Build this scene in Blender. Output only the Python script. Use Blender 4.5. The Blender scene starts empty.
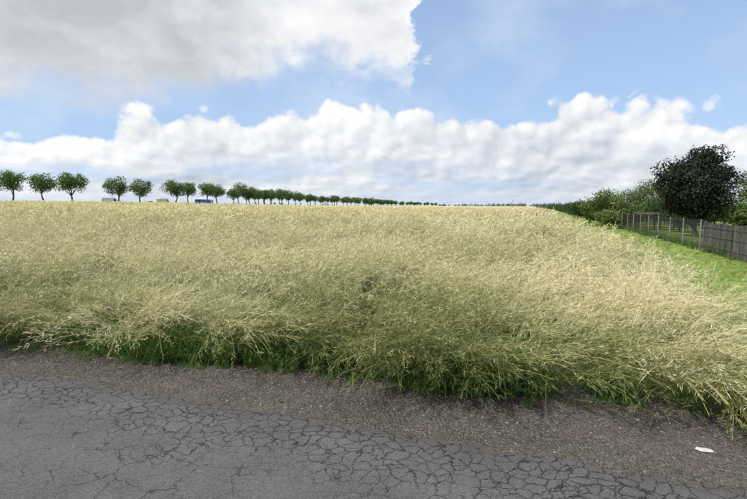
import bpy, bmesh, math, random
import numpy as np
from mathutils import Vector, Matrix, Euler

R = math.radians
scene = bpy.context.scene
try:
    scene.view_settings.view_transform = 'Standard'
    scene.view_settings.look = 'None'
    scene.view_settings.exposure = 0
except Exception: pass

# ------------------------------------------------------------------ helpers
class NB:
    def __init__(s, nt):
        s.nt = nt; s.n = nt.nodes; s.l = nt.links
    def put(s, sock, v):
        if v is None: return
        if isinstance(v, bpy.types.NodeSocket): s.l.new(v, sock)
        else:
            if isinstance(v, (tuple, list)) and len(v) == 3 and sock.type == 'RGBA': v = (*v, 1)
            sock.default_value = v
    def m(s, op, a, b=None, c=None, clamp=False):
        n = s.n.new('ShaderNodeMath'); n.operation = op; n.use_clamp = clamp
        s.put(n.inputs[0], a); s.put(n.inputs[1], b); s.put(n.inputs[2], c)
        return n.outputs[0]
    def add(s, a, b): return s.m('ADD', a, b)
    def sub(s, a, b): return s.m('SUBTRACT', a, b)
    def mul(s, a, b): return s.m('MULTIPLY', a, b)
    def vm(s, op, a, b=None):
        n = s.n.new('ShaderNodeVectorMath'); n.operation = op
        s.put(n.inputs[0], a)
        if b is not None: s.put(n.inputs[1], b)
        return n.outputs[0]
    def vscale(s, a, k):
        n = s.n.new('ShaderNodeVectorMath'); n.operation = 'SCALE'
        s.put(n.inputs[0], a); s.put(n.inputs['Scale'], k)
        return n.outputs[0]
    def sep(s, v):
        n = s.n.new('ShaderNodeSeparateXYZ'); s.put(n.inputs[0], v); return n.outputs
    def comb(s, x, y, z):
        n = s.n.new('ShaderNodeCombineXYZ')
        s.put(n.inputs[0], x); s.put(n.inputs[1], y); s.put(n.inputs[2], z); return n.outputs[0]
    def noise(s, v, scale, detail=4, rough=.55, dist=0, out=0, dim='3D'):
        n = s.n.new('ShaderNodeTexNoise'); n.noise_dimensions = dim
        s.put(n.inputs['Vector'], v); n.inputs['Scale'].default_value = scale
        n.inputs['Detail'].default_value = detail; n.inputs['Roughness'].default_value = rough
        n.inputs['Distortion'].default_value = dist
        return n.outputs[out]
    def vor(s, v, scale, feature='F1', out='Distance', rand=1.0, dim='3D'):
        n = s.n.new('ShaderNodeTexVoronoi'); n.feature = feature; n.voronoi_dimensions = dim
        s.put(n.inputs['Vector'], v); s.put(n.inputs['Scale'], scale)
        n.inputs['Randomness'].default_value = rand
        return n.outputs[out]
    def mr(s, v, a, b, c=0., d=1., smooth=False):
        n = s.n.new('ShaderNodeMapRange'); n.clamp = True
        if smooth: n.interpolation_type = 'SMOOTHSTEP'
        s.put(n.inputs[0], v); s.put(n.inputs[1], a); s.put(n.inputs[2], b)
        s.put(n.inputs[3], c); s.put(n.inputs[4], d); return n.outputs[0]
    def mix(s, f, a, b, mode='MIX'):
        n = s.n.new('ShaderNodeMix'); n.data_type = 'RGBA'; n.blend_type = mode
        s.put(n.inputs[0], f); s.put(n.inputs[6], a); s.put(n.inputs[7], b)
        return n.outputs[2]
    def curve(s, v, pts):
        n = s.n.new('ShaderNodeFloatCurve'); s.put(n.inputs['Value'], v)
        c = n.mapping.curves[0]
        while len(c.points) < len(pts): c.points.new(.5, .5)
        for p, q in zip(c.points, pts): p.location = q
        n.mapping.update(); return n.outputs[0]
    def bump(s, h, strength, dist, nrm=None):
        n = s.n.new('ShaderNodeBump'); s.put(n.inputs['Height'], h)
        n.inputs['Strength'].default_value = strength; n.inputs['Distance'].default_value = dist
        if nrm: s.put(n.inputs['Normal'], nrm)
        return n.outputs[0]

def newmat(name):
    m = bpy.data.materials.new(name); m.use_nodes = True
    nt = m.node_tree; nt.nodes.clear()
    out = nt.nodes.new('ShaderNodeOutputMaterial')
    return m, NB(nt), out

def principled(b, out, color, rough=.9, normal=None, spec=.3, metal=0):
    p = b.n.new('ShaderNodeBsdfPrincipled')
    b.put(p.inputs['Base Color'], color); b.put(p.inputs['Roughness'], rough)
    p.inputs['Specular IOR Level'].default_value = spec; p.inputs['Metallic'].default_value = metal
    if normal: b.put(p.inputs['Normal'], normal)
    b.l.new(p.outputs[0], out.inputs[0]); return p

def geo_pos(b): return b.n.new('ShaderNodeNewGeometry').outputs['Position']

def simple(name, col, rough=.6, var=.15, scale=3, spec=.3, metal=0):
    m, b, out = newmat(name)
    p = b.n.new('ShaderNodeTexCoord').outputs['Object']
    n = b.noise(p, scale, 4, .6)
    c = b.mix(b.mr(n, .3, .7), tuple(x*(1-var) for x in col), tuple(min(1, x*(1+var)) for x in col))
    principled(b, out, c, rough, b.bump(n, .15, .01), spec, metal)
    return m

class MB:
    """mesh accumulator"""
    def __init__(s): s.v = []; s.f = []; s.mi = []; s.c = []; s.n = 0
    def add(s, verts, faces, mat=0, col=(0.5, 0.5, 0.5)):
        verts = [tuple(map(float, p)) for p in verts]
        s.v += verts
        s.f += [tuple(i + s.n for i in f) for f in faces]
        s.mi += [mat]*len(faces)
        s.c += [(*col, 1)]*len(verts)
        s.n += len(verts)
    def quads(s, V, mat=0, col=(.5, .5, .5)):
        N = len(V)
        if N == 0: return
        idx = (np.arange(N*4).reshape(N, 4) + s.n).tolist()
        s.v += V.reshape(-1, 3).tolist(); s.f += [tuple(i) for i in idx]; s.mi += [mat]*N
        if isinstance(col, np.ndarray):
            cc = np.repeat(col, 4, axis=0)
            s.c += np.concatenate([cc, np.ones((N*4, 1))], 1).tolist()
        else: s.c += [(*col, 1)]*(N*4)
        s.n += N*4
    def tube(s, pts, rad, sides=6, mat=0, col=(.5, .5, .5), cap=True):
        pts = np.array(pts, float); k = len(pts)
        V = []
        for i in range(k):
            t = pts[min(i+1, k-1)] - pts[max(i-1, 0)]; t /= (np.linalg.norm(t)+1e-9)
            a = np.array([0, 0, 1.]) if abs(t[2]) < .9 else np.array([1., 0, 0])
            u = np.cross(t, a); u /= np.linalg.norm(u); w = np.cross(t, u)
            for j in range(sides):
                an = 2*math.pi*j/sides
                V.append(pts[i] + rad[i]*(math.cos(an)*u + math.sin(an)*w))
        F = []
        for i in range(k-1):
            for j in range(sides):
                F.append((i*sides+j, i*sides+(j+1) % sides, (i+1)*sides+(j+1) % sides, (i+1)*sides+j))
        if cap: F.append(tuple(range((k-1)*sides, k*sides))); F.append(tuple(reversed(range(sides))))
        s.add(V, F, mat, col)
    def box(s, c, d, rotz=0, mat=0, col=(.5, .5, .5), jit=0, rng=None):
        V = []
        for sx in (-.5, .5):
            for sy in (-.5, .5):
                for sz in (-.5, .5):
                    x, y, z = sx*d[0], sy*d[1], sz*d[2]
                    if jit: x += rng.uniform(-jit, jit); y += rng.uniform(-jit, jit); z += rng.uniform(-jit, jit)
                    V.append((c[0]+x*math.cos(rotz)-y*math.sin(rotz), c[1]+x*math.sin(rotz)+y*math.cos(rotz), c[2]+z))
        F = [(0, 1, 3, 2), (4, 6, 7, 5), (0, 4, 5, 1), (2, 3, 7, 6), (0, 2, 6, 4), (1, 5, 7, 3)]
        s.add(V, F, mat, col)
    def mesh(s, name, mats, smooth=False):
        me = bpy.data.meshes.new(name); me.from_pydata(s.v, [], s.f)
        for m in mats: me.materials.append(m)
        me.polygons.foreach_set('material_index', s.mi)
        a = me.color_attributes.new('col', 'FLOAT_COLOR', 'POINT')
        a.data.foreach_set('color', np.array(s.c, dtype=np.float32).ravel())
        if smooth: me.polygons.foreach_set('use_smooth', [True]*len(me.polygons))
        me.update(); return me
    def obj(s, name, mats, smooth=False, bevel=0, parent=None):
        o = bpy.data.objects.new(name, s.mesh(name, mats, smooth)); scene.collection.objects.link(o)
        if bevel:
            md = o.modifiers.new('b', 'BEVEL'); md.width = bevel; md.segments = 2
        if parent: o.parent = parent
        return o

def quad_mesh(name, V, C, mat):
    N = len(V); me = bpy.data.meshes.new(name)
    me.vertices.add(N*4); me.vertices.foreach_set('co', V.astype(np.float32).ravel())
    me.loops.add(N*4); me.loops.foreach_set('vertex_index', np.arange(N*4, dtype=np.int32))
    me.polygons.add(N); me.polygons.foreach_set('loop_start', np.arange(0, N*4, 4, dtype=np.int32))
    try: me.polygons.foreach_set('loop_total', np.full(N, 4, dtype=np.int32))
    except Exception: pass
    me.materials.append(mat)
    a = me.color_attributes.new('col', 'FLOAT_COLOR', 'POINT')
    cc = np.ones((N*4, 4), np.float32); cc[:, :2] = C.reshape(-1, 2); cc[:, 2] = 0
    a.data.foreach_set('color', cc.ravel())
    me.update(calc_edges=True); me.validate()
    o = bpy.data.objects.new(name, me); scene.collection.objects.link(o); return o

def empty(name, loc=(0, 0, 0), rotz=0):
    e = bpy.data.objects.new(name, None); e.location = loc; e.rotation_euler = (0, 0, rotz)
    scene.collection.objects.link(e); return e

_sr = np.random.RandomState(77)
_SN = [(_sr.uniform(0, 2*math.pi), _sr.uniform(.6, 1.6), _sr.uniform(0, 6.28)) for _ in range(60)]
def sn(x, y, scale, seed=0):
    """smooth pseudo noise about -1..1"""
    x = np.asarray(x, float); y = np.asarray(y, float); t = 0
    for k in range(7):
        a, f, p = _SN[(seed*7+k) % 60]
        t = t + np.sin((x*math.cos(a)+y*math.sin(a))*f*2*math.pi/scale + p)
    return t/3.0
def sstep(a, b, x):
    t = np.clip((np.asarray(x, float)-a)/(b-a), 0, 1); return t*t*(3-2*t)
def hsh(i, j, k):
    v = np.sin(i*127.1+j*311.7+k*74.7)*43758.5453; return v-np.floor(v)
def cells(x, y, size, k0=0):
    """nearest jittered cell: 3 random values per cell + normalised distance to its centre"""
    x = np.asarray(x, float)/size; y = np.asarray(y, float)/size
    x = x+.35*sn(x, y, 2.3, 1); y = y+.35*sn(x, y, 2.1, 4)
    ix = np.floor(x); iy = np.floor(y); bd = np.full(x.shape, 9.); bi = np.zeros_like(x); bj = np.zeros_like(x)
    for dx in (-1, 0, 1):
        for dy in (-1, 0, 1):
            cx = ix+dx; cy = iy+dy; d_ = np.hypot(cx+hsh(cx, cy, k0)-x, cy+hsh(cx, cy, k0+1)-y)
            m = d_ < bd; bd = np.where(m, d_, bd); bi = np.where(m, cx, bi); bj = np.where(m, cy, bj)
    return hsh(bi, bj, k0+2), hsh(bi, bj, k0+3), hsh(bi, bj, k0+4), bd

def terr(x, y):
    x = np.asarray(x, float); y = np.asarray(y, float); r = np.hypot(x, y)
    return 1.25*sstep(30, 135, r)*sstep(0, 70, -x)
def crop_edge(x):
    x = np.asarray(x, float)
    return np.maximum(4.74-.262*x, 4.25-.357*x) + .13*sn(x, 0, 2.1, 2)
def road_edge(x): return 3.63-.357*np.asarray(x, float)
def right_edge(y): return 2.85+.322*np.asarray(y, float)+.12*sn(y, 0, 4, 3)
def wall_x(y): return 6.4+.33*y

# ------------------------------------------------------------------ world
SUN_EL, SUN_AZ = 47, 246
world = bpy.data.worlds.new('World'); scene.world = world; world.use_nodes = True
nt = world.node_tree; nt.nodes.clear(); b = NB(nt)
wout = nt.nodes.new('ShaderNodeOutputWorld')
d = b.n.new('ShaderNodeTexCoord').outputs['Generated']
x, y, z = b.sep(d)
h = b.m('SQRT', b.add(b.mul(x, x), b.mul(y, y)))
v = b.m('MINIMUM', b.m('DIVIDE', z, b.m('MAXIMUM', h, .02)), 4.0)
vp = b.m('MAXIMUM', v, 0.0)
az = b.m('ARCTAN2', x, y)
an = b.mr(az, R(-40), R(40))
xh = b.m('DIVIDE', x, b.m('MAXIMUM', h, .02)); yh = b.m('DIVIDE', y, b.m('MAXIMUM', h, .02))
w = b.mul(b.m('LOGARITHM', b.add(vp, .07), math.e), .24)
P = b.comb(xh, yh, w)
P2 = b.comb(xh, yh, b.mul(vp, 1.35))
def A(deg): return (deg+40)/80
bank_pts = [(A(-40), .135), (A(-36.4), .138), (A(-28), .142), (A(-22), .165), (A(-18.8), .178), (A(-12.6), .162), (A(-7), .188),
            (A(-3.2), .208), (A(1), .190), (A(5.2), .172), (A(9.5), .184), (A(14), .180), (A(19), .180), (A(24), .194), (A(31), .168), (A(36.3), .165), (A(40), .15)]
top_pts = [(A(-40), .155), (A(-36.3), .160), (A(-31.7), .162), (A(-26), .170), (A(-20.8), .198), (A(-13.6), .25), (A(-4.8), .245),
           (A(-1), .228), (A(2.0), .235), (A(4.2), .29), (A(6.2), .40), (A(9), .62), (A(14), .85), (A(40), .9)]
PT = b.vm('ADD', P2, (3.1, 1.7, .4))
wz = b.noise(PT, 7, 5, .6, out=1); wzs = b.vm('SUBTRACT', wz, (.5, .5, .5))
anw = b.add(an, b.mul(b.sep(wzs)[0], .26))
bt = b.curve(an, bank_pts); tb = b.curve(anw, top_pts)
warp = b.vscale(wzs, .05)
Pw = b.vm('ADD', P, warp)
def billow(vec):
    n = b.noise(vec, 5.5, 7, .56)
    c = b.vor(vec, 13, 'F1'); c2 = b.vor(vec, 34, 'F1')
    return b.sub(n, b.add(b.mul(b.sub(c, .45), .27), b.mul(b.sub(c2, .45), .11)))
n1 = billow(Pw)
n1s = billow(b.vm('ADD', Pw, (-.011, -.0, .016)))
nL = b.noise(Pw, 2.3, 3, .5)
dB = b.add(b.m('DIVIDE', b.sub(bt, v), .05), b.mul(b.sub(n1, .5), 4.4))
aB = b.mr(dB, -.05, .32, smooth=True)
streak = b.noise(b.comb(xh, yh, b.mul(w, 3.4)), 4.0, 5, .6)
lowmask = b.mr(v, .05, .13, 1.0, 0.0, True)
gap = b.mul(b.mr(streak, .44, .62, smooth=True), lowmask)
aB = b.mul(aB, b.sub(1.0, b.mul(gap, .7)))
rel = b.mul(b.sub(n1, n1s), 2.7)
hgt = b.mr(b.sub(bt, v), -.02, .13, .32, -.18)
litB = b.m('ADD', b.add(.66, rel), b.add(hgt, b.mul(b.sub(nL, .5), 1.5)), clamp=True)
colB = b.mix(litB, (.48, .55, .66), (1.0, 1.0, 1.0))
n2 = b.noise(b.vm('ADD', PT, b.vscale(wzs, .05)), 4.2, 6, .56); n2s = b.noise(b.vm('ADD', PT, (.012, -.0, .03)), 4.2, 6, .56)
dT = b.add(b.m('DIVIDE', b.sub(v, tb), .06), b.mul(b.sub(n2, .5), 5.5))
aT = b.mr(dT, -.35, 1.0, smooth=True)
grey = b.mr(az, R(-30), R(-4), 0.0, 0.46)
litT = b.m('ADD', b.add(b.add(.32, grey), b.mul(b.sub(n2, n2s), 2.2)), b.mul(b.sub(b.noise(PT, 2.2, 3, .5), .5), 2.2), clamp=True)
litT = b.m('ADD', litT, b.mr(dT, 0, 2.2, .30, 0), clamp=True)
colT = b.mix(litT, (.52, .55, .61), (.99, .99, 1.0))
veil = b.mul(b.mr(b.noise(b.vm('ADD', P2, (7, 2, 5)), 3.0, 4, .6), .45, .75, smooth=True), .40)
sky = b.n.new('ShaderNodeTexSky'); sky.sky_type = 'NISHITA'; sky.sun_disc = False
sky.sun_elevation = R(SUN_EL); sky.sun_rotation = R(SUN_AZ); sky.air_density = 1.0; sky.dust_density = .6; sky.ozone_density = 1.5
skyc = b.vscale(sky.outputs[0], .13)
hz = b.mr(v, 0.0, .45, .80, .50)
skyc = b.mix(hz, skyc, (.47, .66, .99))
skyc = b.mix(veil, skyc, (.82, .88, .97))
skyc = b.mix(aT, skyc, colT)
skyc = b.mix(aB, skyc, colB)
hz2 = b.mr(v, .0, .05, .5, 0.0, True)
skyc = b.mix(hz2, skyc, (.74, .81, .91))
bg = b.n.new('ShaderNodeBackground'); b.put(bg.inputs[0], skyc); bg.inputs[1].default_value = 1.0
b.l.new(bg.outputs[0], wout.inputs[0])
try: world.cycles.sampling_method = 'MANUAL'; world.cycles.sample_map_resolution = 256
except Exception: pass

sl = bpy.data.lights.new('sun', 'SUN'); sl.energy = 4.3; sl.angle = R(.8); sl.color = (1, .96, .88)
so = bpy.data.objects.new('sun', sl); scene.collection.objects.link(so)
ts = Vector((math.sin(R(SUN_AZ))*math.cos(R(SUN_EL)), math.cos(R(SUN_AZ))*math.cos(R(SUN_EL)), math.sin(R(SUN_EL))))
so.rotation_euler = ts.to_track_quat('Z', 'Y').to_euler(); so.location = (-20, -10, 40)

# ------------------------------------------------------------------ camera
cam = bpy.data.cameras.new('camera'); cam.lens = 24; cam.sensor_width = 36; cam.clip_end = 20000; cam.clip_start = .05
co = bpy.data.objects.new('camera', cam); scene.collection.objects.link(co); scene.camera = co
co.matrix_world = Matrix.Translation((0, 0, 1.7)) @ Matrix.Rotation(R(90-5.1), 4, 'X') @ Matrix.Rotation(R(.25), 4, 'Z')

# ------------------------------------------------------------------ materials
def leaf_mat(name, dark, light, trans=.3, patch=0.5, rough=.55):
    m, b, out = newmat(name)
    at = b.n.new('ShaderNodeAttribute'); at.attribute_name = 'col'
    r = b.n.new('ShaderNodeSeparateColor'); b.l.new(at.outputs['Color'], r.inputs[0])
    rnd = b.n.new('ShaderNodeObjectInfo').outputs['Random']
    f = b.m('ADD', b.mul(r.outputs[0], .75), b.mul(rnd, .25), clamp=True)
    c = b.mix(f, dark, light)
    df = b.n.new('ShaderNodeBsdfPrincipled'); b.put(df.inputs['Base Color'], c); df.inputs['Roughness'].default_value = rough
    df.inputs['Specular IOR Level'].default_value = .25
    tr = b.n.new('ShaderNodeBsdfTranslucent'); b.put(tr.inputs[0], b.mix(.5, c, b.mix(1, c, (1.2, 1.25, .6), 'MULTIPLY')))
    mx = b.n.new('ShaderNodeMixShader'); mx.inputs[0].default_value = trans
    b.l.new(df.outputs[0], mx.inputs[1]); b.l.new(tr.outputs[0], mx.inputs[2]); b.l.new(mx.outputs[0], out.inputs[0])
    return m

bark = simple('bark', (.10, .085, .065), .9, .35, 6)
m_tree = leaf_mat('row_tree_leaves', (.040, .085, .022), (.145, .25, .07), .3)
m_dark = leaf_mat('dark_tree_leaves', (.007, .012, .007), (.028, .040, .022), .12)
m_bush = leaf_mat('bush_leaves', (.035, .070, .018), (.14, .21, .055), .3)
m_bush2 = leaf_mat('shrub_leaves', (.06, .10, .025), (.22, .27, .09), .3)
m_hedge = leaf_mat('hedge_leaves', (.018, .042, .012), (.06, .11, .03), .2)
m_grass = leaf_mat('green_grass', (.06, .13, .025), (.19, .31, .08), .35)
m_weed = leaf_mat('weed_leaves', (.05, .11, .035), (.13, .23, .07), .3)

def crop_mat(name):
    m, b, out = newmat(name)
    at = b.n.new('ShaderNodeAttribute'); at.attribute_name = 'col'
    s = b.n.new('ShaderNodeSeparateColor'); b.l.new(at.outputs['Color'], s.inputs[0])
    r = s.outputs[0]
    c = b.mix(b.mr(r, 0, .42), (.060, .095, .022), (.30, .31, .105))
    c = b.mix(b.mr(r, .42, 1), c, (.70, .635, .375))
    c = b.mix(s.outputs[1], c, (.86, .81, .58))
    df = b.n.new('ShaderNodeBsdfPrincipled'); b.put(df.inputs['Base Color'], c); df.inputs['Roughness'].default_value = .5
    df.inputs['Specular IOR Level'].default_value = .35
    tr = b.n.new('ShaderNodeBsdfTranslucent'); b.put(tr.inputs[0], c)
    mx = b.n.new('ShaderNodeMixShader'); mx.inputs[0].default_value = .20
    b.l.new(df.outputs[0], mx.inputs[1]); b.l.new(tr.outputs[0], mx.inputs[2]); b.l.new(mx.outputs[0], out.inputs[0])
    return m
m_crop = crop_mat('ripening_rapeseed')

def canopy_mat():
    m, b, out = newmat('rapeseed_canopy')
    pos = geo_pos(b); px, py, pz = b.sep(pos); p2 = b.comb(px, py, 0.0)
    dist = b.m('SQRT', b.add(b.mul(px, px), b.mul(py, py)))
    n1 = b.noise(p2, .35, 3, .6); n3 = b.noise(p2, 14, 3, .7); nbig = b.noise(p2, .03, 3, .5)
    f = b.add(b.mr(dist, 8, 90, .02, .85), b.mul(b.sub(n1, .5), .8))  # nearby sheet painted dark as the shaded crop interior, straw farther off
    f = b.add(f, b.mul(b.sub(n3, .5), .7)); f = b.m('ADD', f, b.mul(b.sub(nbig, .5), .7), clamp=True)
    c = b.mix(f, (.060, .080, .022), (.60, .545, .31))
    principled(b, out, c, .95, b.bump(n3, .8, .08), .1)
    return m
m_canopy = canopy_mat()

def asphalt_mat():
    m, b, out = newmat('cracked_asphalt')
    pos = geo_pos(b); px, py, pz = b.sep(pos); p2 = b.comb(px, py, 0.0)
    q = b.mul(b.sub(b.sub(3.63, b.mul(px, .357)), py), .942)
    wv = b.vscale(b.vm('SUBTRACT', b.noise(p2, 5, 3, .6, out=1), (.5, .5, .5)), .20)
    wv2 = b.vscale(b.vm('SUBTRACT', b.noise(p2, 24, 3, .65, out=1), (.5, .5, .5)), .05)
    pc = b.vm('ADD', b.vm('ADD', p2, wv), wv2)
    e1 = b.vor(pc, 9.5, 'DISTANCE_TO_EDGE', dim='2D'); e2 = b.vor(b.vm('ADD', pc, (3.3, 1.1, 0)), 3.6, 'DISTANCE_TO_EDGE', dim='2D')
    nA = b.noise(p2, 1.1, 3, .5); nW = b.noise(p2, 4.5, 3, .6)
    band = b.add(b.mr(q, .35, 1.15, 1.0, 0.0), b.mul(b.sub(nA, .5), 1.3))
    band = b.m('ADD', band, 0, clamp=True)
    w1 = b.add(b.sub(b.mul(band, .045), .025), b.mul(b.sub(nW, .5), .085))
    c1 = b.mr(b.sub(e1, w1), -.008, .018, 1, 0)
    w2 = b.add(b.mul(b.sub(nA, .5), .05), b.mul(b.sub(nW, .46), .045))
    c2 = b.mul(b.mr(b.sub(e2, w2), -.003, .007, 1, 0), .8)
    cr = b.m('MAXIMUM', c1, c2)
    ag = b.vor(p2, 150, 'F1', 'Color', dim='2D'); agv = b.sep(ag)[0]
    agd = b.vor(p2, 150, 'F1', 'Distance', dim='2D')
    fine = b.noise(p2, 380, 3, .7); mid = b.noise(p2, 2.0, 5, .6)
    col = b.mix(b.mr(mid, .3, .7), (.080, .080, .084), (.124, .123, .127))
    col = b.mix(b.mr(agv, .55, 1.0, 0, .55), col, (.21, .205, .20))
    col = b.mix(b.mr(agv, .25, .0, 0, .6), col, (.035, .035, .037))
    col = b.mix(b.mr(fine, .45, .7, 0, .4), col, (.045, .045, .045))
    halo = b.mul(b.mr(b.sub(e1, w1), .0, .10, .45, 0), band)
    col = b.mix(halo, col, (.050, .048, .047))
    edge = b.mr(b.add(q, b.mul(b.sub(nA, .5), .5)), -.02, .28, .6, 0)
    col = b.mix(edge, col, (.070, .064, .058))
    col = b.mix(b.mul(cr, .85), col, (.014, .014, .014))
    hgt = b.sub(b.add(b.mul(agd, .25), b.mul(fine, .3)), b.mul(cr, 1.2))
    principled(b, out, col, .85, b.bump(hgt, .9, .006), .3)
    return m
m_asph = asphalt_mat()

def gravel_mat():
    m, b, out = newmat('gravel_shoulder')
    pos = geo_pos(b); px, py, pz = b.sep(pos); p2 = b.comb(px, py, 0.0)
    v1 = b.vor(p2, 75, 'F1', 'Color', dim='2D'); d1 = b.vor(p2, 75, 'F1', 'Distance', dim='2D'); s1 = b.sep(v1)
    v2 = b.vor(p2, 190, 'F1', 'Color', dim='2D'); s2 = b.sep(v2)
    big = b.noise(p2, 1.4, 5, .65); n = b.noise(p2, 9, 5, .65)
    col = b.mix(b.mr(big, .35, .65), (.058, .050, .045), (.110, .097, .087))
    col = b.mix(b.mr(s1[0], .62, 1, 0, .6), col, (.22, .20, .18))
    col = b.mix(b.mr(s1[1], .3, 0, 0, .7), col, (.030, .028, .026))
    col = b.mix(b.mr(s2[0], .75, 1, 0, .5), col, (.30, .28, .25))
    col = b.mix(b.mr(n, .52, .72, 0, .55), col, (.040, .032, .025))
    principled(b, out, col, .95, b.bump(b.add(b.mul(d1, -.8), n), .9, .012), .15)
    return m
m_gravel = gravel_mat()

def ground_mat():
    m, b, out = newmat('soil_and_grass')
    pos = geo_pos(b); n = b.noise(pos, .05, 4); n2 = b.noise(pos, 7, 5, .65)
    c = b.mix(b.mr(n, .4, .6), (.05, .07, .02), (.11, .11, .045))
    c = b.mix(b.mr(n2, .4, .7, 0, .7), c, (.05, .040, .027))
    principled(b, out, c, .95, b.bump(n2, .5, .03), .1); return m
m_ground = ground_mat()
def lawn_mat():
    m, b, out = newmat('mown_grass')
    pos = geo_pos(b); n = b.noise(pos, .9, 4); n2 = b.noise(pos, 30, 4, .7)
    c = b.mix(b.mr(n, .35, .65), (.16, .25, .045), (.29, .35, .10))
    c = b.mix(b.mr(n2, .35, .7, 0, .5), c, (.11, .15, .03))
    principled(b, out, c, .95, b.bump(n2, .8, .03), .1); return m
m_lawn = lawn_mat()

# ------------------------------------------------------------------ ground (one sheet)
def polar(name, radii, angs, zf, mat, keep=None, smooth=True):
    rr, aa = np.meshgrid(radii, angs, indexing='ij')
    X = rr*np.sin(aa); Y = rr*np.cos(aa); Z = zf(X, Y)
    V = np.stack([X, Y, Z], -1).reshape(-1, 3)
    nr, na = rr.shape
    i, j = np.meshgrid(np.arange(nr-1), np.arange(na-1), indexing='ij')
    a = i*na+j
    F = np.stack([a, a+na, a+na+1, a+1], -1).reshape(-1, 4)[:, ::-1]
    if keep is not None:
        k = keep(V[:, 0], V[:, 1]); F = F[k[F].all(1)]
    me = bpy.data.meshes.new(name); me.from_pydata(V.tolist(), [], F.tolist()); me.materials.append(mat)
    me.polygons.foreach_set('use_smooth', [smooth]*len(me.polygons))
    o = bpy.data.objects.new(name, me); scene.collection.objects.link(o); return o
polar('ground', np.concatenate([[0.01], np.geomspace(2, 9000, 110)]), np.linspace(-math.pi, math.pi, 181), lambda X, Y: terr(X, Y), m_ground)

def strip(name, near, far, z, mat, x0=-60, x1=60, n=1600, jit=0, thick=0):
    rng = np.random.RandomState(5)
    xs = np.sort(np.concatenate([np.linspace(x0, -7, 60), np.linspace(-7, 6, n), np.linspace(6, x1, 60)]))
    yf = far(xs) + (jit*sn(xs, 0, .35, 4) + jit*.6*sn(xs, 0, .09, 5) + jit*.5*rng.randn(len(xs))*.4 if jit else 0)
    yn = near(xs)
    k = len(xs)
    V = [(a, c, z) for a, c in zip(xs, yn)] + [(a, c, z) for a, c in zip(xs, yf)]
    F = [(i, i+1, k+i+1, k+i) for i in range(k-1)]
    if thick:
        V += [(a, c+.012, z-thick) for a, c in zip(xs, yf)]
        F += [(k+i, k+i+1, 2*k+i+1, 2*k+i) for i in range(k-1)]
    me = bpy.data.meshes.new(name); me.from_pydata(V, [], F); me.materials.append(mat)
    o = bpy.data.objects.new(name, me); scene.collection.objects.link(o); return o
strip('gravel_shoulder', lambda x: road_edge(x)-.3, lambda x: np.maximum(crop_edge(x), road_edge(x)+.5)+.35, .006, m_gravel)
strip('asphalt_road', lambda x: road_edge(x)-6.5, road_edge, .016, m_asph, jit=.03, thick=.012)

ys = np.linspace(5.5, 260, 300)
V = [(float(right_edge(t))-.3, t, .010) for t in ys] + [(wall_x(t)+14, t, .010) for t in ys]
k = len(ys)
me = bpy.data.meshes.new('grass_strip'); me.from_pydata(V, [], [(i, k+i, k+i+1, i+1) for i in range(k-1)]); me.materials.append(m_lawn)
o = bpy.data.objects.new('grass_strip', me); scene.collection.objects.link(o)

# ------------------------------------------------------------------ tree row layout
row = [(-.722, 136), (-.658, 142), (-.601, 150), (-.511, 168), (-.467, 172), (-.397, 190), (-.371, 198), (-.338, 212), (-.314, 222), (-.288, 235),
       (-.272, 247), (-.254, 260), (-.236, 273), (-.220, 285), (-.204, 300), (-.186, 315), (-.158, 335), (-.128, 360), (-.103, 385), (-.081, 410), (-.059, 435), (-.039, 460)]
rowp = [(t*dd, dd) for t, dd in row]
line = [(-150, 95)] + rowp + [(5, 560), (60, 760), (140, 1050)]
LX = np.array([p[0] for p in line], float); LY = np.array([p[1] for p in line], float)
LYs = LY - 6.0
def near_road(x, y):
    m = np.zeros(np.shape(x), bool)
    for i in range(len(LX)-1):
        ax, ay, bx, by = LX[i], LYs[i], LX[i+1], LYs[i+1]
        dx, dy = bx-ax, by-ay; t = np.clip(((x-ax)*dx+(y-ay)*dy)/(dx*dx+dy*dy), 0, 1)
        m |= np.hypot(x-ax-t*dx, y-ay-t*dy) < 4.5
    return m
mb = MB()
for i in range(len(LX)-1):
    a = np.array([LX[i], LYs[i]]); c = np.array([LX[i+1], LYs[i+1]]); t = c-a; t /= np.linalg.norm(t); nn = np.array([-t[1], t[0]])*3.2
    q = [a-nn, c-nn, c+nn, a+nn]
    mb.add([(p[0], p[1], float(terr(p[0], p[1]))+.05) for p in q], [(0, 1, 2, 3)])
mb.obj('country_road', [simple('far_asphalt', (.10, .10, .10), .9)])

# ------------------------------------------------------------------ crop
def hollows(X, Y):
    d0, d1, d2, dd_ = cells(X, Y, 2.6, 20); e = Y-crop_edge(X)
    return np.where(d1 > .62, (1-sstep(.18, .50, dd_)), 0)*sstep(.8, 1.8, e)
def swell(X, Y):     # height factor of the lodged crop
    c0, c1, c2, cd = cells(X, Y, 1.15, 0)
    return 1.0+.12*sn(X, Y, 4.6, 6)+.06*sn(X, Y, 1.6, 7)+.50*(c0-.5)*(1-.5*cd) - .62*hollows(X, Y)
def canopy_z(X, Y):
    r = np.hypot(X, Y); e = np.clip((Y-crop_edge(X)), 0, 5); e2 = np.clip(right_edge(Y)-X, 0, 5)
    z = .10+.10*sstep(0.5, 4, e)+.28*sstep(20, 120, r)
    z = z*(.4+.6*sstep(0, 1.2, e2))
    z = z*(1+.2*sn(X, Y, 4.6, 6)) + .02*sn(X, Y, .8, 2)
    return z + terr(X, Y)
polar('rapeseed_canopy', np.geomspace(4.6, 3500, 420), np.linspace(R(-56), R(52), 420), canopy_z, m_canopy,
      keep=lambda x, y: (y > crop_edge(x)+1.8) & (x < right_edge(y)-.35) & ~near_road(x, y))

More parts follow.
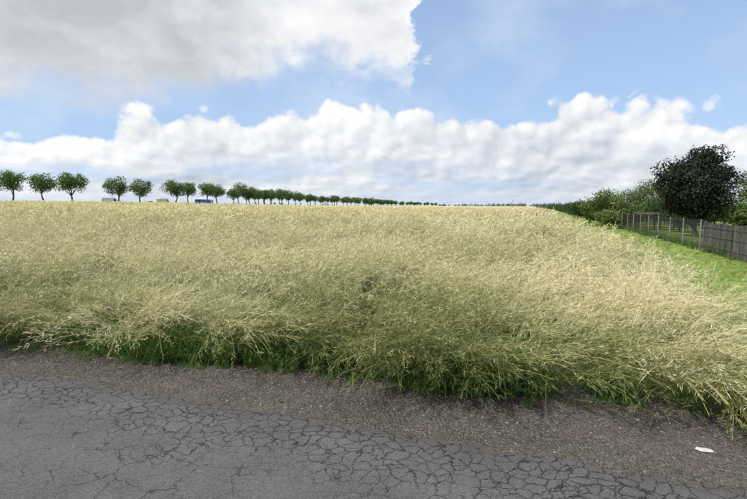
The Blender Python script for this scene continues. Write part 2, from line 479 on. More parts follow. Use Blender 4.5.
rng = np.random.RandomState(11)
def nrm(a): return a/(np.linalg.norm(a, axis=-1, keepdims=True)+1e-9)
def lean(x, y):
    c0, c1, c2, cd = cells(x, y, 1.15, 0); d0, d1, d2, dd_ = cells(x, y, 3.1, 20)
    return R(-38)+.7*sn(x, y, 8.5, 4)+1.9*(c1-.5)+1.8*(d0-.5)
def patch(x, y):
    c0, c1, c2, cd = cells(x, y, 1.15, 0)
    return .21*sn(x, y, 5.2, 1)+.09*sn(x, y, 1.5, 3)+.09*sn(x, y, 22, 2)+.30*(c2-.5)-.22*hollows(x, y)  # last term darkens plant colour in the hollows, painting in their shade
def plants(X, Y, nseg, nbr, npod, plen, pw, sw, brseg=3, Lk=1.0, stemx=0.0):
    N = len(X); e = Y-crop_edge(X); r = np.hypot(X, Y); e2 = right_edge(Y)-X
    f = 1-sstep(.1, 1.3, e)
    c0, c1, c2, cd = cells(X, Y, .6, 40)
    la = lean(X, Y)*(1-f)+f*(R(-60)+2.4*(c0-.5)) + rng.normal(0, .26, N)
    la = np.where(rng.rand(N) < .12, rng.uniform(-3.1, 3.1, N), la)
    sw_ = swell(X, Y)*(1-.30*(1-sstep(0, 2.8, e)))*(1-.30*(1-sstep(0, 1.4, e2)))*Lk*(1-f*.25*(c1-.3))
    L = rng.uniform(.90, 1.38, N)*(.45+.55*sw_)
    th0 = rng.uniform(.15, .70, N)+.45*(1-sw_); th1 = rng.uniform(1.25, 1.95, N)+.3*(1-sw_)
    up = rng.rand(N) < .08; th1 = np.where(up, rng.uniform(.6, 1.1, N), th1)
    base = np.stack([X, Y, terr(X, Y)], 1)
    pts = [base]; tans = []
    wob = rng.normal(0, .08, (nseg, N)).cumsum(0)
    for i in range(nseg):
        t = (i+.5)/nseg; th = th0+(th1-th0)*t**1.15; ph = la+wob[i]
        dv = np.stack([np.sin(th)*np.cos(ph), np.sin(th)*np.sin(ph), np.cos(th)], 1)
        tans.append(dv); nx = pts[-1]+dv*(L/nseg)[:, None]; nx[:, 2] = np.maximum(nx[:, 2], base[:, 2]+.04); pts.append(nx)
    pts = np.stack(pts, 1); tans = np.stack(tans, 1)
    shade = rng.rand(N)
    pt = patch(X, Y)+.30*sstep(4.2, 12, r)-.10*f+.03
    Qs, Cs = [], []
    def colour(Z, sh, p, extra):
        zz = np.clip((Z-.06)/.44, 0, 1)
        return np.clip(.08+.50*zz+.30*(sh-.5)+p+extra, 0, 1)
    def ribbons(Pt, wd0, wd1, sh, p, zb):
        M_, S = Pt.shape[0], Pt.shape[1]-1
        u = nrm(np.cross(Pt[:, -1]-Pt[:, 0], rng.randn(M_, 3)))
        w = np.linspace(wd0, wd1, S+1)
        for s in range(S):
            a, c = Pt[:, s], Pt[:, s+1]
            Qs.append(np.stack([a-u*w[s]/2, a+u*w[s]/2, c+u*w[s+1]/2, c-u*w[s+1]/2], 1))
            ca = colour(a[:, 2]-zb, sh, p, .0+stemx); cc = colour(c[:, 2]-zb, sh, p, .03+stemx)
            o = np.zeros((M_, 4, 2)); o[:, 0, 0] = ca; o[:, 1, 0] = ca; o[:, 2, 0] = cc; o[:, 3, 0] = cc; Cs.append(o)
    def podset(Pp, D, sh, p, zb):
        M_ = len(Pp)
        rr = rng.randn(M_, 3); rr = nrm(rr-(rr*D).sum(1, keepdims=True)*D)
        a = rng.uniform(.3, .9, (M_, 1)); dd = D*np.cos(a)+rr*np.sin(a); dd[:, 2] += .08; dd = nrm(dd)
        s = nrm(np.cross(dd, rng.randn(M_, 3))); Lp = plen*rng.uniform(.7, 1.25, (M_, 1)); p0 = Pp+dd*Lp*.15
        Qs.append(np.stack([p0, p0+dd*Lp*.45+s*pw/2, p0+dd*Lp, p0+dd*Lp*.45-s*pw/2], 1))
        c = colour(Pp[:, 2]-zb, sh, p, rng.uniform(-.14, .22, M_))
        o = np.zeros((M_, 4, 2)); o[:, :, 0] = c[:, None]; o[:, :, 1] = np.clip(rng.uniform(-.8, .8, M_), 0, 1)[:, None]*sstep(.25, .7, c)[:, None]; Cs.append(o)
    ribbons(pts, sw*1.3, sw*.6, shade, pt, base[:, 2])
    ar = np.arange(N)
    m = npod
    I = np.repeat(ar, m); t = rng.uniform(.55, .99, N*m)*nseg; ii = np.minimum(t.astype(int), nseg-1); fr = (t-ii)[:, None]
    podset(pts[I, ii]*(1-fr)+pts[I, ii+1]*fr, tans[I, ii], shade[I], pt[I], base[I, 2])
    for q in range(nbr):
        t = rng.uniform(.35, .88, N)*nseg; i = np.minimum(t.astype(int), nseg-1); fr = (t-i)[:, None]
        o = pts[ar, i]*(1-fr)+pts[ar, i+1]*fr
        dv = tans[ar, i]+rng.randn(N, 3)*.30; dv[:, 2] += .10; dv = nrm(dv); bl = (L*rng.uniform(.22, .45, N))[:, None]
        bp = [o]; bt_ = []
        for s in range(brseg):
            dv = nrm(dv+np.array([0, 0, -.12])+rng.randn(N, 3)*.06); bt_.append(dv); bp.append(bp[-1]+dv*bl/brseg)
        bp = np.stack(bp, 1); bt_ = np.stack(bt_, 1)
        ribbons(bp, sw*.7, sw*.45, shade, pt, base[:, 2])
        I = np.repeat(ar, m); t = rng.uniform(.15, .99, N*m)*brseg; ii = np.minimum(t.astype(int), brseg-1); fr = (t-ii)[:, None]
        podset(bp[I, ii]*(1-fr)+bp[I, ii+1]*fr, bt_[I, ii], shade[I], pt[I], base[I, 2])
    return np.concatenate(Qs).astype(np.float32), np.concatenate(Cs).astype(np.float32)
def ring(r0, r1, dens, a0=-47, a1=44):
    area = .5*(r1*r1-r0*r0)*R(a1-a0); n = int(area*dens)
    r = np.sqrt(rng.uniform(r0*r0, r1*r1, n)); a = rng.uniform(R(a0), R(a1), n)
    X, Y = r*np.sin(a), r*np.cos(a)
    k = (Y > crop_edge(X)+.14) & (X < right_edge(Y)-.3) & ~near_road(X, Y)
    return X[k], Y[k]
parts = []
X, Y = ring(3.2, 8, 66); parts.append(plants(X, Y, 7, 4, 14, .054, .0054, .0048))
X, Y = ring(8, 14, 42); parts.append(plants(X, Y, 5, 3, 12, .060, .0085, .0065))
X, Y = ring(14, 28, 20); parts.append(plants(X, Y, 4, 2, 9, .080, .016, .010, 2))
X, Y = ring(28, 55, 6.5); parts.append(plants(X, Y, 3, 1, 9, .14, .035, .02, 1, Lk=1.03))
X, Y = ring(55, 170, 1.5); parts.append(plants(X, Y, 2, 0, 10, .32, .09, .05, 1, Lk=1.05))
X = rng.uniform(-7, 4.6, 1250); Y = crop_edge(X)+rng.uniform(.02, .45, 1250); parts.append(plants(X, Y, 8, 4, 12, .056, .0058, .0060, Lk=1.0, stemx=.14))
VQ = np.concatenate([p[0] for p in parts]); CQ = np.concatenate([p[1] for p in parts])
print('crop quads', len(VQ))
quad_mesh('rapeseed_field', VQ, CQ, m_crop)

# ------------------------------------------------------------------ instancing helper
def src_coll(name, meshes):
    c = bpy.data.collections.new(name)
    for i, me in enumerate(meshes):
        o = bpy.data.objects.new(me.name, me); c.objects.link(o)
    return c
def scatter(name, pts, rots, scl, coll, nvar, seed=0):
    me = bpy.data.meshes.new(name); me.from_pydata(np.asarray(pts, float).tolist(), [], [])
    N = len(pts)
    a = me.attributes.new('rot', 'FLOAT_VECTOR', 'POINT'); a.data.foreach_set('vector', np.asarray(rots, np.float32).ravel())
    a = me.attributes.new('scl', 'FLOAT_VECTOR', 'POINT'); a.data.foreach_set('vector', np.asarray(scl, np.float32).ravel())
    a = me.attributes.new('idx', 'INT', 'POINT'); a.data.foreach_set('value', np.random.RandomState(seed).randint(0, nvar, N).astype(np.int32))
    o = bpy.data.objects.new(name, me); scene.collection.objects.link(o)
    ng = bpy.data.node_groups.new(name+'_scatter', 'GeometryNodeTree')
    ng.interface.new_socket('Geometry', in_out='INPUT', socket_type='NodeSocketGeometry')
    ng.interface.new_socket('Geometry', in_out='OUTPUT', socket_type='NodeSocketGeometry')
    gi = ng.nodes.new('NodeGroupInput'); go = ng.nodes.new('NodeGroupOutput')
    ip = ng.nodes.new('GeometryNodeInstanceOnPoints'); ci = ng.nodes.new('GeometryNodeCollectionInfo')
    ci.inputs['Collection'].default_value = coll; ci.inputs['Separate Children'].default_value = True; ci.inputs['Reset Children'].default_value = True
    def na(nm, t):
        n = ng.nodes.new('GeometryNodeInputNamedAttribute'); n.data_type = t; n.inputs['Name'].default_value = nm
        return n.outputs['Attribute']
    e2r = ng.nodes.new('FunctionNodeEulerToRotation')
    L = ng.links.new
    L(gi.outputs[0], ip.inputs['Points']); L(ci.outputs[0], ip.inputs['Instance']); ip.inputs['Pick Instance'].default_value = True
    L(na('idx', 'INT'), ip.inputs['Instance Index']); L(na('rot', 'FLOAT_VECTOR'), e2r.inputs[0]); L(e2r.outputs[0], ip.inputs['Rotation'])
    L(na('scl', 'FLOAT_VECTOR'), ip.inputs['Scale']); L(ip.outputs[0], go.inputs[0])
    md = o.modifiers.new('scatter', 'NODES'); md.node_group = ng
    return o

# ------------------------------------------------------------------ grasses
def grass_tuft(seed, n, L, wd, spread, mat, name, droop=1.2):
    rng = np.random.RandomState(seed); mb = MB(); Q = []; C = []
    for i in range(n):
        a = rng.uniform(0, 6.28); r = spread*math.sqrt(rng.rand())*.4; p = np.array([r*math.cos(a), r*math.sin(a), 0.])
        ph = rng.uniform(0, 6.28); l = L*rng.uniform(.45, 1.1); th0 = rng.uniform(.05, .5); th1 = th0+rng.uniform(.2, droop)
        side = np.array([-math.sin(ph), math.cos(ph), 0]); ww = wd*rng.uniform(.6, 1.2); s = rng.rand()
        for k in range(4):
            th = th0+(th1-th0)*(k/3); dv = np.array([math.sin(th)*math.cos(ph), math.sin(th)*math.sin(ph), math.cos(th)])
            p2 = p+dv*l/4; w0 = ww*(1-(k/4)**2); w1 = ww*(1-((k+1)/4)**2)+.0003
            Q.append([p-side*w0/2, p+side*w0/2, p2+side*w1/2, p2-side*w1/2]); C.append([s, 0, 0]); p = p2
    mb.quads(np.array(Q), 0, np.array(C)); return mb.mesh(name, [mat])
def weed_tuft(seed, name):
    rng = np.random.RandomState(seed); mb = MB(); Q = []; C = []
    for i in range(9):
        ph = rng.uniform(0, 6.28); th = rng.uniform(.1, .9); l = rng.uniform(.2, .5)
        dv = np.array([math.sin(th)*math.cos(ph), math.sin(th)*math.sin(ph), math.cos(th)])
        mb.tube([(0, 0, 0), dv*l*.5, dv*l], [.003, .0025, .001], 3, 0, (.3, 0, 0), cap=False)
        for k in range(18):
            t = rng.uniform(.2, 1); o = dv*l*t; e = rng.randn(3); e[2] = abs(e[2])*.4; e /= np.linalg.norm(e); ll = rng.uniform(.02, .06)
            s = np.cross(e, [0, 0, 1]); s /= np.linalg.norm(s)+1e-6
            Q.append([o, o+e*ll*.5+s*ll*.16, o+e*ll, o+e*ll*.5-s*ll*.16]); C.append([rng.rand(), 0, 0])
    mb.quads(np.array(Q), 0, np.array(C)); return mb.mesh(name, [m_weed])
g_long = src_coll('grass_long', [grass_tuft(10+i, 40, .58, .0065, .25, m_grass, 'grass_tuft', 1.5) for i in range(5)])
g_short = src_coll('grass_short', [grass_tuft(20+i, 40, .16, .004, .2, m_grass, 'short_grass_tuft') for i in range(4)])
g_weed = src_coll('weeds', [weed_tuft(30+i, 'weed_tuft') for i in range(5)])
def edge_pts(n, x0, x1, e0, e1, pw=1):
    X = rng.uniform(x0, x1, n); Y = crop_edge(X)+e0+(e1-e0)*rng.rand(n)**pw; return X, Y
def sc2(name, X, Y, coll, nv, s0, s1, seed=0, z=0.0, tilt=.15):
    n = len(X); s = rng.uniform(s0, s1, n)
    scatter(name, np.stack([X, Y, terr(X, Y)+z], 1), np.stack([rng.normal(0, tilt, n), rng.normal(0, tilt, n), rng.uniform(0, 6.28, n)], 1), np.stack([s, s, s], 1), coll, nv, seed)
X1, Y1 = edge_pts(380, -3.7, -.7, -.14, 1.5); X2, Y2 = edge_pts(70, .3, 1.6, -.10, .35); X3, Y3 = edge_pts(80, -7, 4, -.06, .3)
sc2('verge_grass', np.concatenate([X1, X2, X3]), np.concatenate([Y1, Y2, Y3]), g_long, 5, .65, 1.2, tilt=.25)
X1, Y1 = edge_pts(110, -3.2, -.2, -.12, .5); X2, Y2 = edge_pts(30, .2, 1.4, -.08, .3); X3, Y3 = edge_pts(30, -7, 4, -.08, .2)
sc2('verge_weeds', np.concatenate([X1, X2, X3]), np.concatenate([Y1, Y2, Y3]), g_weed, 5, .4, .95, tilt=.3)
X1, Y1 = edge_pts(360, -7, 4, -.36, .1, .6)
k = sn(X1, Y1, .7, 9) > .0
sc2('verge_grass', X1[k], Y1[k], g_short, 4, .3, 1.0)
yy = rng.uniform(6, 60, 2600)**1.0; xx = right_edge(yy)+rng.uniform(-.3, 3.6, 2600)
sc2('grass_strip_tufts', xx, yy, g_short, 4, .35, .8)

# ------------------------------------------------------------------ pebbles, stone, straw litter
def pebble(seed, name):
    bm = bmesh.new(); bmesh.ops.create_icosphere(bm, subdivisions=2, radius=1)
    r = np.random.RandomState(seed); ax = r.uniform(.6, 1.2, 3); ax[2] *= .55
    for vv in bm.verts:
        k = 1+.25*float(sn(vv.co.x*1.3+seed, vv.co.y*1.3+vv.co.z, 2.2, seed % 8)); vv.co = Vector((vv.co.x*ax[0]*k, vv.co.y*ax[1]*k, vv.co.z*ax[2]*k))
    me = bpy.data.meshes.new(name); bm.to_mesh(me); bm.free(); return me
def peb_mat():
    m, b, out = newmat('pebble'); rnd = b.n.new('ShaderNodeObjectInfo').outputs['Random']
    c = b.mix(rnd, (.06, .055, .05), (.26, .235, .20)); principled(b, out, c, .9); return m
mp = peb_mat(); pm = []
for i in range(5):
    me = pebble(i, 'pebble'); me.materials.append(mp); pm.append(me)
c_peb = src_coll('pebbles', pm)
n = 5600; X = rng.uniform(-6.5, 4.5, n); t = rng.rand(n)**.8; Y = road_edge(X)+.0+(crop_edge(X)+.1-road_edge(X))*t
s = .0022+.0095*rng.rand(n)**3
n2 = 600; Xb = rng.uniform(-6, 4, n2); Yb = road_edge(Xb)-rng.exponential(.25, n2); sb = .0015+.004*rng.rand(n2)**2
scatter('loose_gravel', np.concatenate([np.stack([X, Y, .006+s*.2], 1), np.stack([Xb, Yb, .016+sb*.2], 1)]),
        np.stack([rng.normal(0, .3, n+n2), rng.normal(0, .3, n+n2), rng.uniform(0, 6.28, n+n2)], 1), np.repeat(np.concatenate([s, sb])[:, None], 3, 1), c_peb, 5)
me = pebble(3, 'pale_stone'); me.materials.append(simple('pale_limestone', (.55, .53, .48), .8, .3, 3))
o = bpy.data.objects.new('pale_stone', me); o.location = (2.31, 3.33, .014); o.scale = (.058, .034, .020); o.rotation_euler = (0, .05, R(-12)); scene.collection.objects.link(o)
mb = MB(); Q = []
for i in range(900):
    xx_ = rng.uniform(-6.5, 4.2); yy_ = float(crop_edge(xx_))-abs(rng.normal(0, .24)); a = rng.uniform(0, 6.28); l = rng.uniform(.02, .11); dv = np.array([math.cos(a), math.sin(a), 0])*l; sd = np.array([-math.sin(a), math.cos(a), 0])*.0015
    p = np.array([xx_, yy_, .012+rng.rand()*.01]); Q.append([p-sd, p+sd, p+dv+sd+[0, 0, .004], p+dv-sd+[0, 0, .004]])
mb.quads(np.array(Q)); mb.obj('straw_litter', [simple('dry_straw', (.36, .31, .19), .8)])

# ------------------------------------------------------------------ trees
def leaf_cards(centres, rad, npb, size, rng, shell=.55, flat=1.0):
    V = []; C = []
    for c, r in zip(centres, rad):
        n = int(npb*(r/np.mean(rad))**2)
        d = rng.randn(n, 3); d /= np.linalg.norm(d, axis=1, keepdims=True)
        rr = r*(shell+(1-shell)*rng.rand(n, 1)**.6)*(1+.18*rng.randn(n, 1)); P = np.array(c)+d*rr*np.array([1, 1, flat])
        nn = d+rng.randn(n, 3)*.7; nn /= np.linalg.norm(nn, axis=1, keepdims=True)
        u = np.cross(nn, rng.randn(n, 3)); u /= np.linalg.norm(u, axis=1, keepdims=True); w = np.cross(nn, u)
        s = size*rng.uniform(.5, 1.3, (n, 1))
        V.append(np.stack([P-u*s, P-w*s*.55, P+u*s, P+w*s*.55], 1))
        base = rng.uniform(.15, .75)
        C.append(np.stack([np.clip(base+rng.uniform(-.25, .3, n)+d[:, 2]*.15, 0, 1), 0*rr[:, 0], 0*rr[:, 0]], 1))
    return np.concatenate(V), np.concatenate(C)
def tree(seed, H, W, trunk, nb, npb, size, leafm, name, trad=.18, blobr=.30, lean_=.04):
    rng = np.random.RandomState(seed); mb = MB()
    zc = (trunk+H)/2; hh = (H-trunk)/2
    cen = []; rad = []
    for i in range(nb):
        d = rng.randn(3); d /= np.linalg.norm(d); k = rng.rand()**.33*rng.uniform(.80, 1.15)
        br = W/2*blobr*rng.uniform(.6, 1.4)
        c = np.array([d[0]*(W/2-br)*k, d[1]*(W/2-br)*k, zc+d[2]*(hh-br*.8)*k]); cen.append(c); rad.append(br)
    fork = trunk*rng.uniform(.75, .95)
    lx, ly = rng.normal(0, lean_*H, 2)
    mb.tube([(0, 0, -.2), (lx*.3, ly*.3, fork*.5), (lx, ly, fork), (lx*1.4, ly*1.4, zc)], [trad*1.25, trad, trad*.85, trad*.3], 8, 0)
    for c in cen[:max(8, nb//2)]:
        a = np.array([lx, ly, fork+rng.rand()*(zc-fork)*.6]); mid = (a+c)/2+np.array([0, 0, -.06*H*rng.rand()])+rng.randn(3)*.02*H
        mb.tube([a, mid, c], [trad*.45, trad*.28, trad*.10], 5, 0)
    V, C = leaf_cards(cen, rad, npb, size, rng, flat=.85)
    mb.quads(V, 1, C)
    return mb.mesh(name, [bark, leafm])
def put(name, me, loc, rz=0, s=1, parent=None):
    o = bpy.data.objects.new(name, me); o.location = loc; o.rotation_euler = (0, 0, rz); o.scale = (s, s, s) if not isinstance(s, tuple) else s
    scene.collection.objects.link(o)
    if parent: o.parent = parent
    return o
rowm = [tree(400+i, 10.2, 10.0, 2.7, 22, 140, .25, m_tree, 'plane_tree', .26, .33) for i in range(6)]
rr = random.Random(4)
for i, (X_, Y_) in enumerate(rowp[:7]):
    put('plane_tree', rowm[i % 6], (X_, Y_, float(terr(X_, Y_))), rr.uniform(0, 6), (rr.uniform(.90, 1.10),)*2+(rr.uniform(.90, 1.08),))
far_row = empty('distant_tree_row')
for i, (X_, Y_) in enumerate(rowp[7:]):
    s = rr.uniform(.82, 1.12)
    put('plane_tree_crown', rowm[i % 6], (X_+rr.uniform(-1, 1), Y_+rr.uniform(-3, 3), float(terr(X_, Y_))), rr.uniform(0, 6), (s*rr.uniform(.9, 1.1), s, s), far_row)
    if i > 2:
        put('plane_tree_crown', rowm[(i+2) % 6], (X_+rr.uniform(2, 6), Y_+rr.uniform(6, 12), float(terr(X_, Y_))), rr.uniform(0, 6), s*.95, far_row)
    if i > 8:
        put('plane_tree_crown', rowm[(i+4) % 6], (X_+rr.uniform(6, 11), Y_+rr.uniform(12, 20), float(terr(X_, Y_))), rr.uniform(0, 6), s*.95, far_row)
for i in range(40):
    t = i/39; u = -.02+t*.145; dd = 490+450*t; s = rr.uniform(.75, 1.05)*(1-.2*t)
    put('plane_tree_crown', rowm[i % 6], (u*dd+rr.uniform(-3, 3), dd+rr.uniform(-10, 10), -.6), rr.uniform(0, 6), s, far_row)
rngh = np.random.RandomState(9); cen = []; rad = []
for i in range(110):
    u = rngh.uniform(.13, .42); dd = rngh.uniform(900, 1400); r = rngh.uniform(2.5, 4.6)*(.7+.8*(u-.13)/.29); cen.append((u*dd, dd, r*.5)); rad.append(r)
for i in range(60):
    u = rngh.uniform(-.8, -.05); dd = rngh.uniform(900, 1300); r = rngh.uniform(2.5, 4.0); cen.append((u*dd, dd, 1.2+r*.4)); rad.append(r)
V, C = leaf_cards(cen, rad, 40, 1.3, rngh)
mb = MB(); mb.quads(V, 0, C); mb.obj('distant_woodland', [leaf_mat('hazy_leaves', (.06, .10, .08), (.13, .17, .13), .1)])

dt = tree(503, 5.45, 5.0, .6, 74, 500, .078, m_dark, 'dark_maple_tree', .14, .27)
put('dark_maple_tree', dt, (18.1, 28, 0), 2.4, (.96, .96, .97))
def bush(seed, H, W, name, mat, nb=16, npb=220, size=.075):
    return tree(seed, H, W, .25, nb, npb, size, mat, name, .05, .42)
def at(u, dd): return ((u-373.5)/498*dd, dd, 0)
for (u, dd, H, W, mt, nm, sd) in [
    (590, 44, 2.6, 2.6, m_bush, 'garden_bush', 1), (602, 41, 3.2, 2.9, m_bush, 'garden_bush', 2), (618, 40, 2.8, 2.6, m_bush2, 'garden_bush', 3),
    (632, 46, 4.0, 3.4, m_bush2, 'garden_tree', 4), (646, 48, 4.6, 3.6, m_bush, 'garden_tree', 5), (664, 44, 3.6, 3.2, m_bush2, 'garden_tree', 6),
    (636, 40, 2.4, 3.0, m_bush, 'garden_bush', 8), (752, 33, 4.3, 3.4, m_bush, 'garden_tree', 9),
    (700, 38, 3.0, 4.0, m_hedge, 'garden_bush', 10), (724, 36, 2.7, 4.0, m_hedge, 'garden_bush', 11), (745, 26, 2.0, 2.6, m_bush, 'garden_bush', 12),
    (680, 33, 1.8, 3.0, m_hedge, 'garden_bush', 13), (657, 40, 2.4, 3.2, m_hedge, 'garden_bush', 14), (780, 24, 3.6, 3.2, m_bush, 'garden_tree', 15),
    (606, 37, 1.5, 1.8, m_bush2, 'garden_bush', 16), (577, 52, 2.5, 3.0, m_hedge, 'garden_bush', 18)]:
    put(nm, bush(600+sd, H, W, nm, mt), at(u, dd))
rngh = np.random.RandomState(19); cen = []; rad = []
for i in range(560):
    t = 42*(330/42)**rngh.rand(); r = rngh.uniform(.45, .65); cen.append((wall_x(t)+.2+rngh.uniform(-.4, .9), t, rngh.uniform(.3, 1.75))); rad.append(r)
V, C = leaf_cards(cen, rad, 60, .15, rngh)
mb = MB(); mb.quads(V, 0, C)
for t in np.linspace(43, 320, 50): mb.tube([(wall_x(t)+.4, t, 0), (wall_x(t)+.4, t, 1.6)], [.05, .03], 5, 1)
mb.obj('clipped_hedge', [m_hedge, bark])
yy = rng.uniform(15, 40, 130); xx = wall_x(yy)+rng.normal(.05, .2, 130)
sc2('fence_weeds', xx, yy, g_weed, 5, .6, 1.3)
yy = rng.uniform(13, 42, 180); xx = wall_x(yy)+rng.normal(.0, .15, 180)
sc2('fence_grass', xx, yy, g_long, 5, .4, .8)

# ------------------------------------------------------------------ fences along the garden
rs = random.Random(8)
def paling_mat():
    m, b, out = newmat('grey_brushwood')
    at_ = b.n.new('ShaderNodeAttribute'); at_.attribute_name = 'col'; s = b.n.new('ShaderNodeSeparateColor'); b.l.new(at_.outputs['Color'], s.inputs[0])
    c = b.mix(s.outputs[0], (.030, .030, .028), (.15, .147, .14)); principled(b, out, c, .9); return m
mpal = paling_mat(); scr = empty('brushwood_fence')
y0, y1 = 8.0, 19.2; ang = math.atan2(1, .33); dirv = np.array([math.cos(ang), math.sin(ang)]); nv = np.array([-dirv[1], dirv[0]])
mb = MB(); L = (y1-y0)/math.sin(ang); s_ = 0
while s_ < L:
    l = rs.uniform(.010, .024); off = rs.uniform(-.02, .02)
    p = np.array([wall_x(y0), y0])+dirv*s_+nv*off; tl = rs.gauss(0, .02); tt = rs.gauss(0, .02); zt = 1.08+rs.gauss(0, .02)
    mb.tube([(p[0], p[1], .02), (p[0]+dirv[0]*tl, p[1]+dirv[1]*tl, zt*.5), (p[0]+dirv[0]*(tl+tt), p[1]+dirv[1]*(tl+tt), zt)], [l*.6, l*.55, l*.3], 4, 0, (rs.random()**1.3, 0, 0)); s_ += l*.7
mb.obj('sticks', [mpal], parent=scr)
mb = MB()
for zz in (.25, .62, .95):
    a = np.array([wall_x(y0), y0])+nv*.05; c = a+dirv*L; mb.tube([(a[0], a[1], zz), (c[0], c[1], zz)], [.008, .008], 5)
for i in range(7):
    a = np.array([wall_x(y0), y0])+dirv*L*i/6-nv*.07; mb.tube([(a[0], a[1], 0), (a[0], a[1], 1.12)], [.035, .035], 8)
mb.obj('rails_and_posts', [simple('dark_metal', (.08, .08, .08), .6)], parent=scr)

fence = empty('wire_fence'); mb = MB(); mw = MB()
posts = np.arange(19.6, 40, 2.3)
for t in posts:
    mb.tube([(wall_x(t), t, 0), (wall_x(t)+rs.uniform(-.02, .02), t, 1.2)], [.028, .026], 8, 0)
tt_ = np.arange(19.4, 40, 1.15)
for zz in np.linspace(.08, 1.15, 14):
    mw.tube([(wall_x(t), t-.05, zz+.01*math.sin(t)) for t in tt_], [.006]*len(tt_), 4)
for t in np.arange(19.4, 38.3, .08): mw.tube([(wall_x(t), t-.05, .06), (wall_x(t), t-.05, 1.15)], [.006, .006], 3)
mb.obj('posts', [simple('weathered_post', (.22, .21, .20), .9)], parent=fence)
mw.obj('wire_mesh', [simple('dark_wire', (.05, .05, .05), .5, metal=.3)], parent=fence)

shel = empty('wooden_shelter', at(657, 36), R(-12)); wood = simple('weathered_wood', (.06, .05, .042), .9, .3, 8)
mb = MB()
for sx in (-1.3, 0, 1.3):
    mb.box((sx, -.6, .55), (.08, .08, 1.1)); mb.box((sx, .6, .6), (.08, .08, 1.2))
mb.obj('posts', [wood], parent=shel, bevel=.006)
mb = MB(); nb_ = 12
for i in range(nb_):
    xx_ = -1.5+3.0*(i+.5)/nb_
    Vb = [(xx_-.12, -.8, 1.1), (xx_+.12, -.8, 1.1), (xx_+.12, .8, 1.23), (xx_-.12, .8, 1.23)]
    mb.add(Vb+[(a, c2, z2+.03) for a, c2, z2 in Vb], [(3, 2, 1, 0), (4, 5, 6, 7), (0, 1, 5, 4), (1, 2, 6, 5), (2, 3, 7, 6), (3, 0, 4, 7)])
mb.obj('roof_boards', [wood], parent=shel)

# ------------------------------------------------------------------ distant vehicles
glass = simple('dark_glass', (.02, .025, .03), .15, .1); tyre = simple('tyre', (.02, .02, .02), .9)
def extr(profile, wdt, mat_i=0, mb=None, y0=None):
    k = len(profile); y0 = -wdt/2 if y0 is None else y0
    V = [(p[0], y0, p[1]) for p in profile]+[(p[0], y0+wdt, p[1]) for p in profile]
    F = [tuple(range(k)), tuple(reversed(range(k, 2*k)))]+[(i, k+i, k+(i+1) % k, (i+1) % k) for i in range(k)]
    mb.add(V, F, mat_i)
def wheels(par, xs, wdt, r):
    mb = MB()
    for xw in xs:
        for sy in (-1, 1):
            mb.tube([(xw, sy*(wdt/2-.22), r), (xw, sy*(wdt/2+.01), r)], [r, r], 18, 0)
            mb.tube([(xw, sy*(wdt/2+.0), r), (xw, sy*(wdt/2+.03), r)], [r*.55, r*.5], 12, 1)
    mb.obj('wheels', [tyre, simple('hub', (.5, .5, .5), .4, metal=.7)], parent=par)
def van(name, loc, rz, col):
    e = empty(name, loc, rz); mb = MB()
    extr([(-2.7, .35), (2.6, .35), (2.7, .6), (2.65, 1.05), (1.9, 1.3), (1.25, 2.2), (.9, 2.38), (-2.6, 2.4), (-2.7, 2.2)], 1.95, 0, mb)
    mb.obj('body', [simple(name+'_paint', col, .35, .03, spec=.5)], parent=e, bevel=.05)
    mb = MB()
    for sy in (-1, 1):
        yv = sy*.985
        mb.add([(.75, yv, 1.35), (1.75, yv, 1.35), (1.2, yv, 2.1), (.75, yv, 2.1)], [(0, 1, 2, 3)])
    mb.add([(1.93, -.85, 1.33), (1.93, .85, 1.33), (1.32, .8, 2.17), (1.32, -.8, 2.17)], [(0, 1, 2, 3)])
    mb.obj('windows', [glass], parent=e); wheels(e, (-1.7, 1.75), 1.9, .34)
def car(name, loc, rz, col):
    e = empty(name, loc, rz); mb = MB()
    extr([(-2.1, .3), (2.1, .3), (2.15, .7), (1.2, .9), (.5, 1.4), (-1.3, 1.45), (-2.0, 1.0), (-2.12, .7)], 1.75, 0, mb)
    mb.obj('body', [simple(name+'_paint', col, .3, .03, spec=.5)], parent=e, bevel=.06)
    mb = MB()
    for sy in (-1, 1):
        yv = sy*.885
        mb.add([(-1.6, yv, .98), (1.0, yv, .95), (.45, yv, 1.33), (-1.25, yv, 1.37)], [(0, 1, 2, 3)])
    mb.obj('windows', [glass], parent=e); wheels(e, (-1.3, 1.35), 1.7, .31)
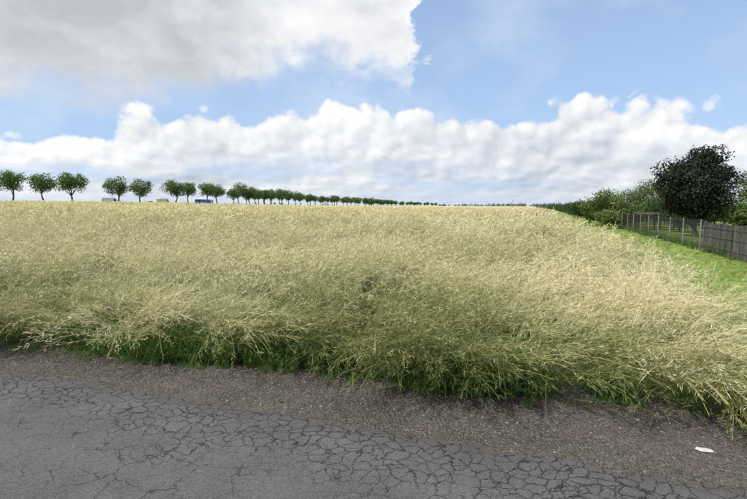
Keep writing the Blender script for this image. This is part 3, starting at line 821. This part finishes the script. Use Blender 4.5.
def truck(name, loc, rz, col):
    e = empty(name, loc, rz); mb = MB()
    mb.box((-1.2, 0, 1.6), (8.2, 2.45, 1.6)); mb.obj('cargo_box', [simple(name+'_tarpaulin', col, .5, .1)], parent=e, bevel=.04)
    mb = MB(); extr([(3.1, .5), (5.2, .5), (5.25, 1.4), (5.0, 2.3), (4.6, 2.4), (3.1, 2.4)], 2.4, 0, mb); mb.obj('cab', [simple(name+'_cab', (.7, .7, .7), .4, .05)], parent=e, bevel=.06)
    mb = MB(); mb.box((0, 0, .68), (9.6, 1.0, .22)); mb.obj('chassis', [tyre], parent=e)
    mb = MB(); mb.add([(5.26, -1.05, 1.45), (5.26, 1.05, 1.45), (5.04, 1.0, 2.2), (5.04, -1.0, 2.2)], [(0, 1, 2, 3)])
    for sy in (-1, 1): mb.add([(3.9, sy*1.215, 1.4), (5.0, sy*1.215, 1.4), (4.85, sy*1.215, 2.1), (3.9, sy*1.215, 2.1)], [(0, 1, 2, 3)])
    mb.obj('windows', [glass], parent=e); wheels(e, (-4.2, -3.0, 4.2), 2.4, .48)
def on_road(i, f, lane=1.5):
    ax, ay, bx, by = LX[i], LYs[i], LX[i+1], LYs[i+1]; dx, dy = bx-ax, by-ay; l = math.hypot(dx, dy)
    X_, Y_ = ax+dx*f+dy/l*lane, ay+dy*f-dx/l*lane
    return (X_, Y_, float(terr(X_, Y_))+.05), math.atan2(dy, dx)
p, a = on_road(4, .05); van('white_van', p, a, (.75, .76, .78))
p, a = on_road(5, .35); car('white_car', p, a, (.72, .72, .70))
p, a = on_road(5, .75, 1.4); van('yellow_van', p, a, (.72, .68, .40))
p, a = on_road(8, .1); truck('blue_truck', p, a, (.03, .13, .50))
for (u, dd) in [(462, 420), (486, 520), (512, 300)]:
    mb = MB(); mb.tube([(0, 0, 0), (0, 0, 5.5)], [.12, .09], 8); mb.box((0, 0, 5.1), (1.4, .1, .12))
    o = mb.obj('utility_pole', [simple('pole_wood', (.12, .10, .08), .9)]); o.location = at(u, dd)
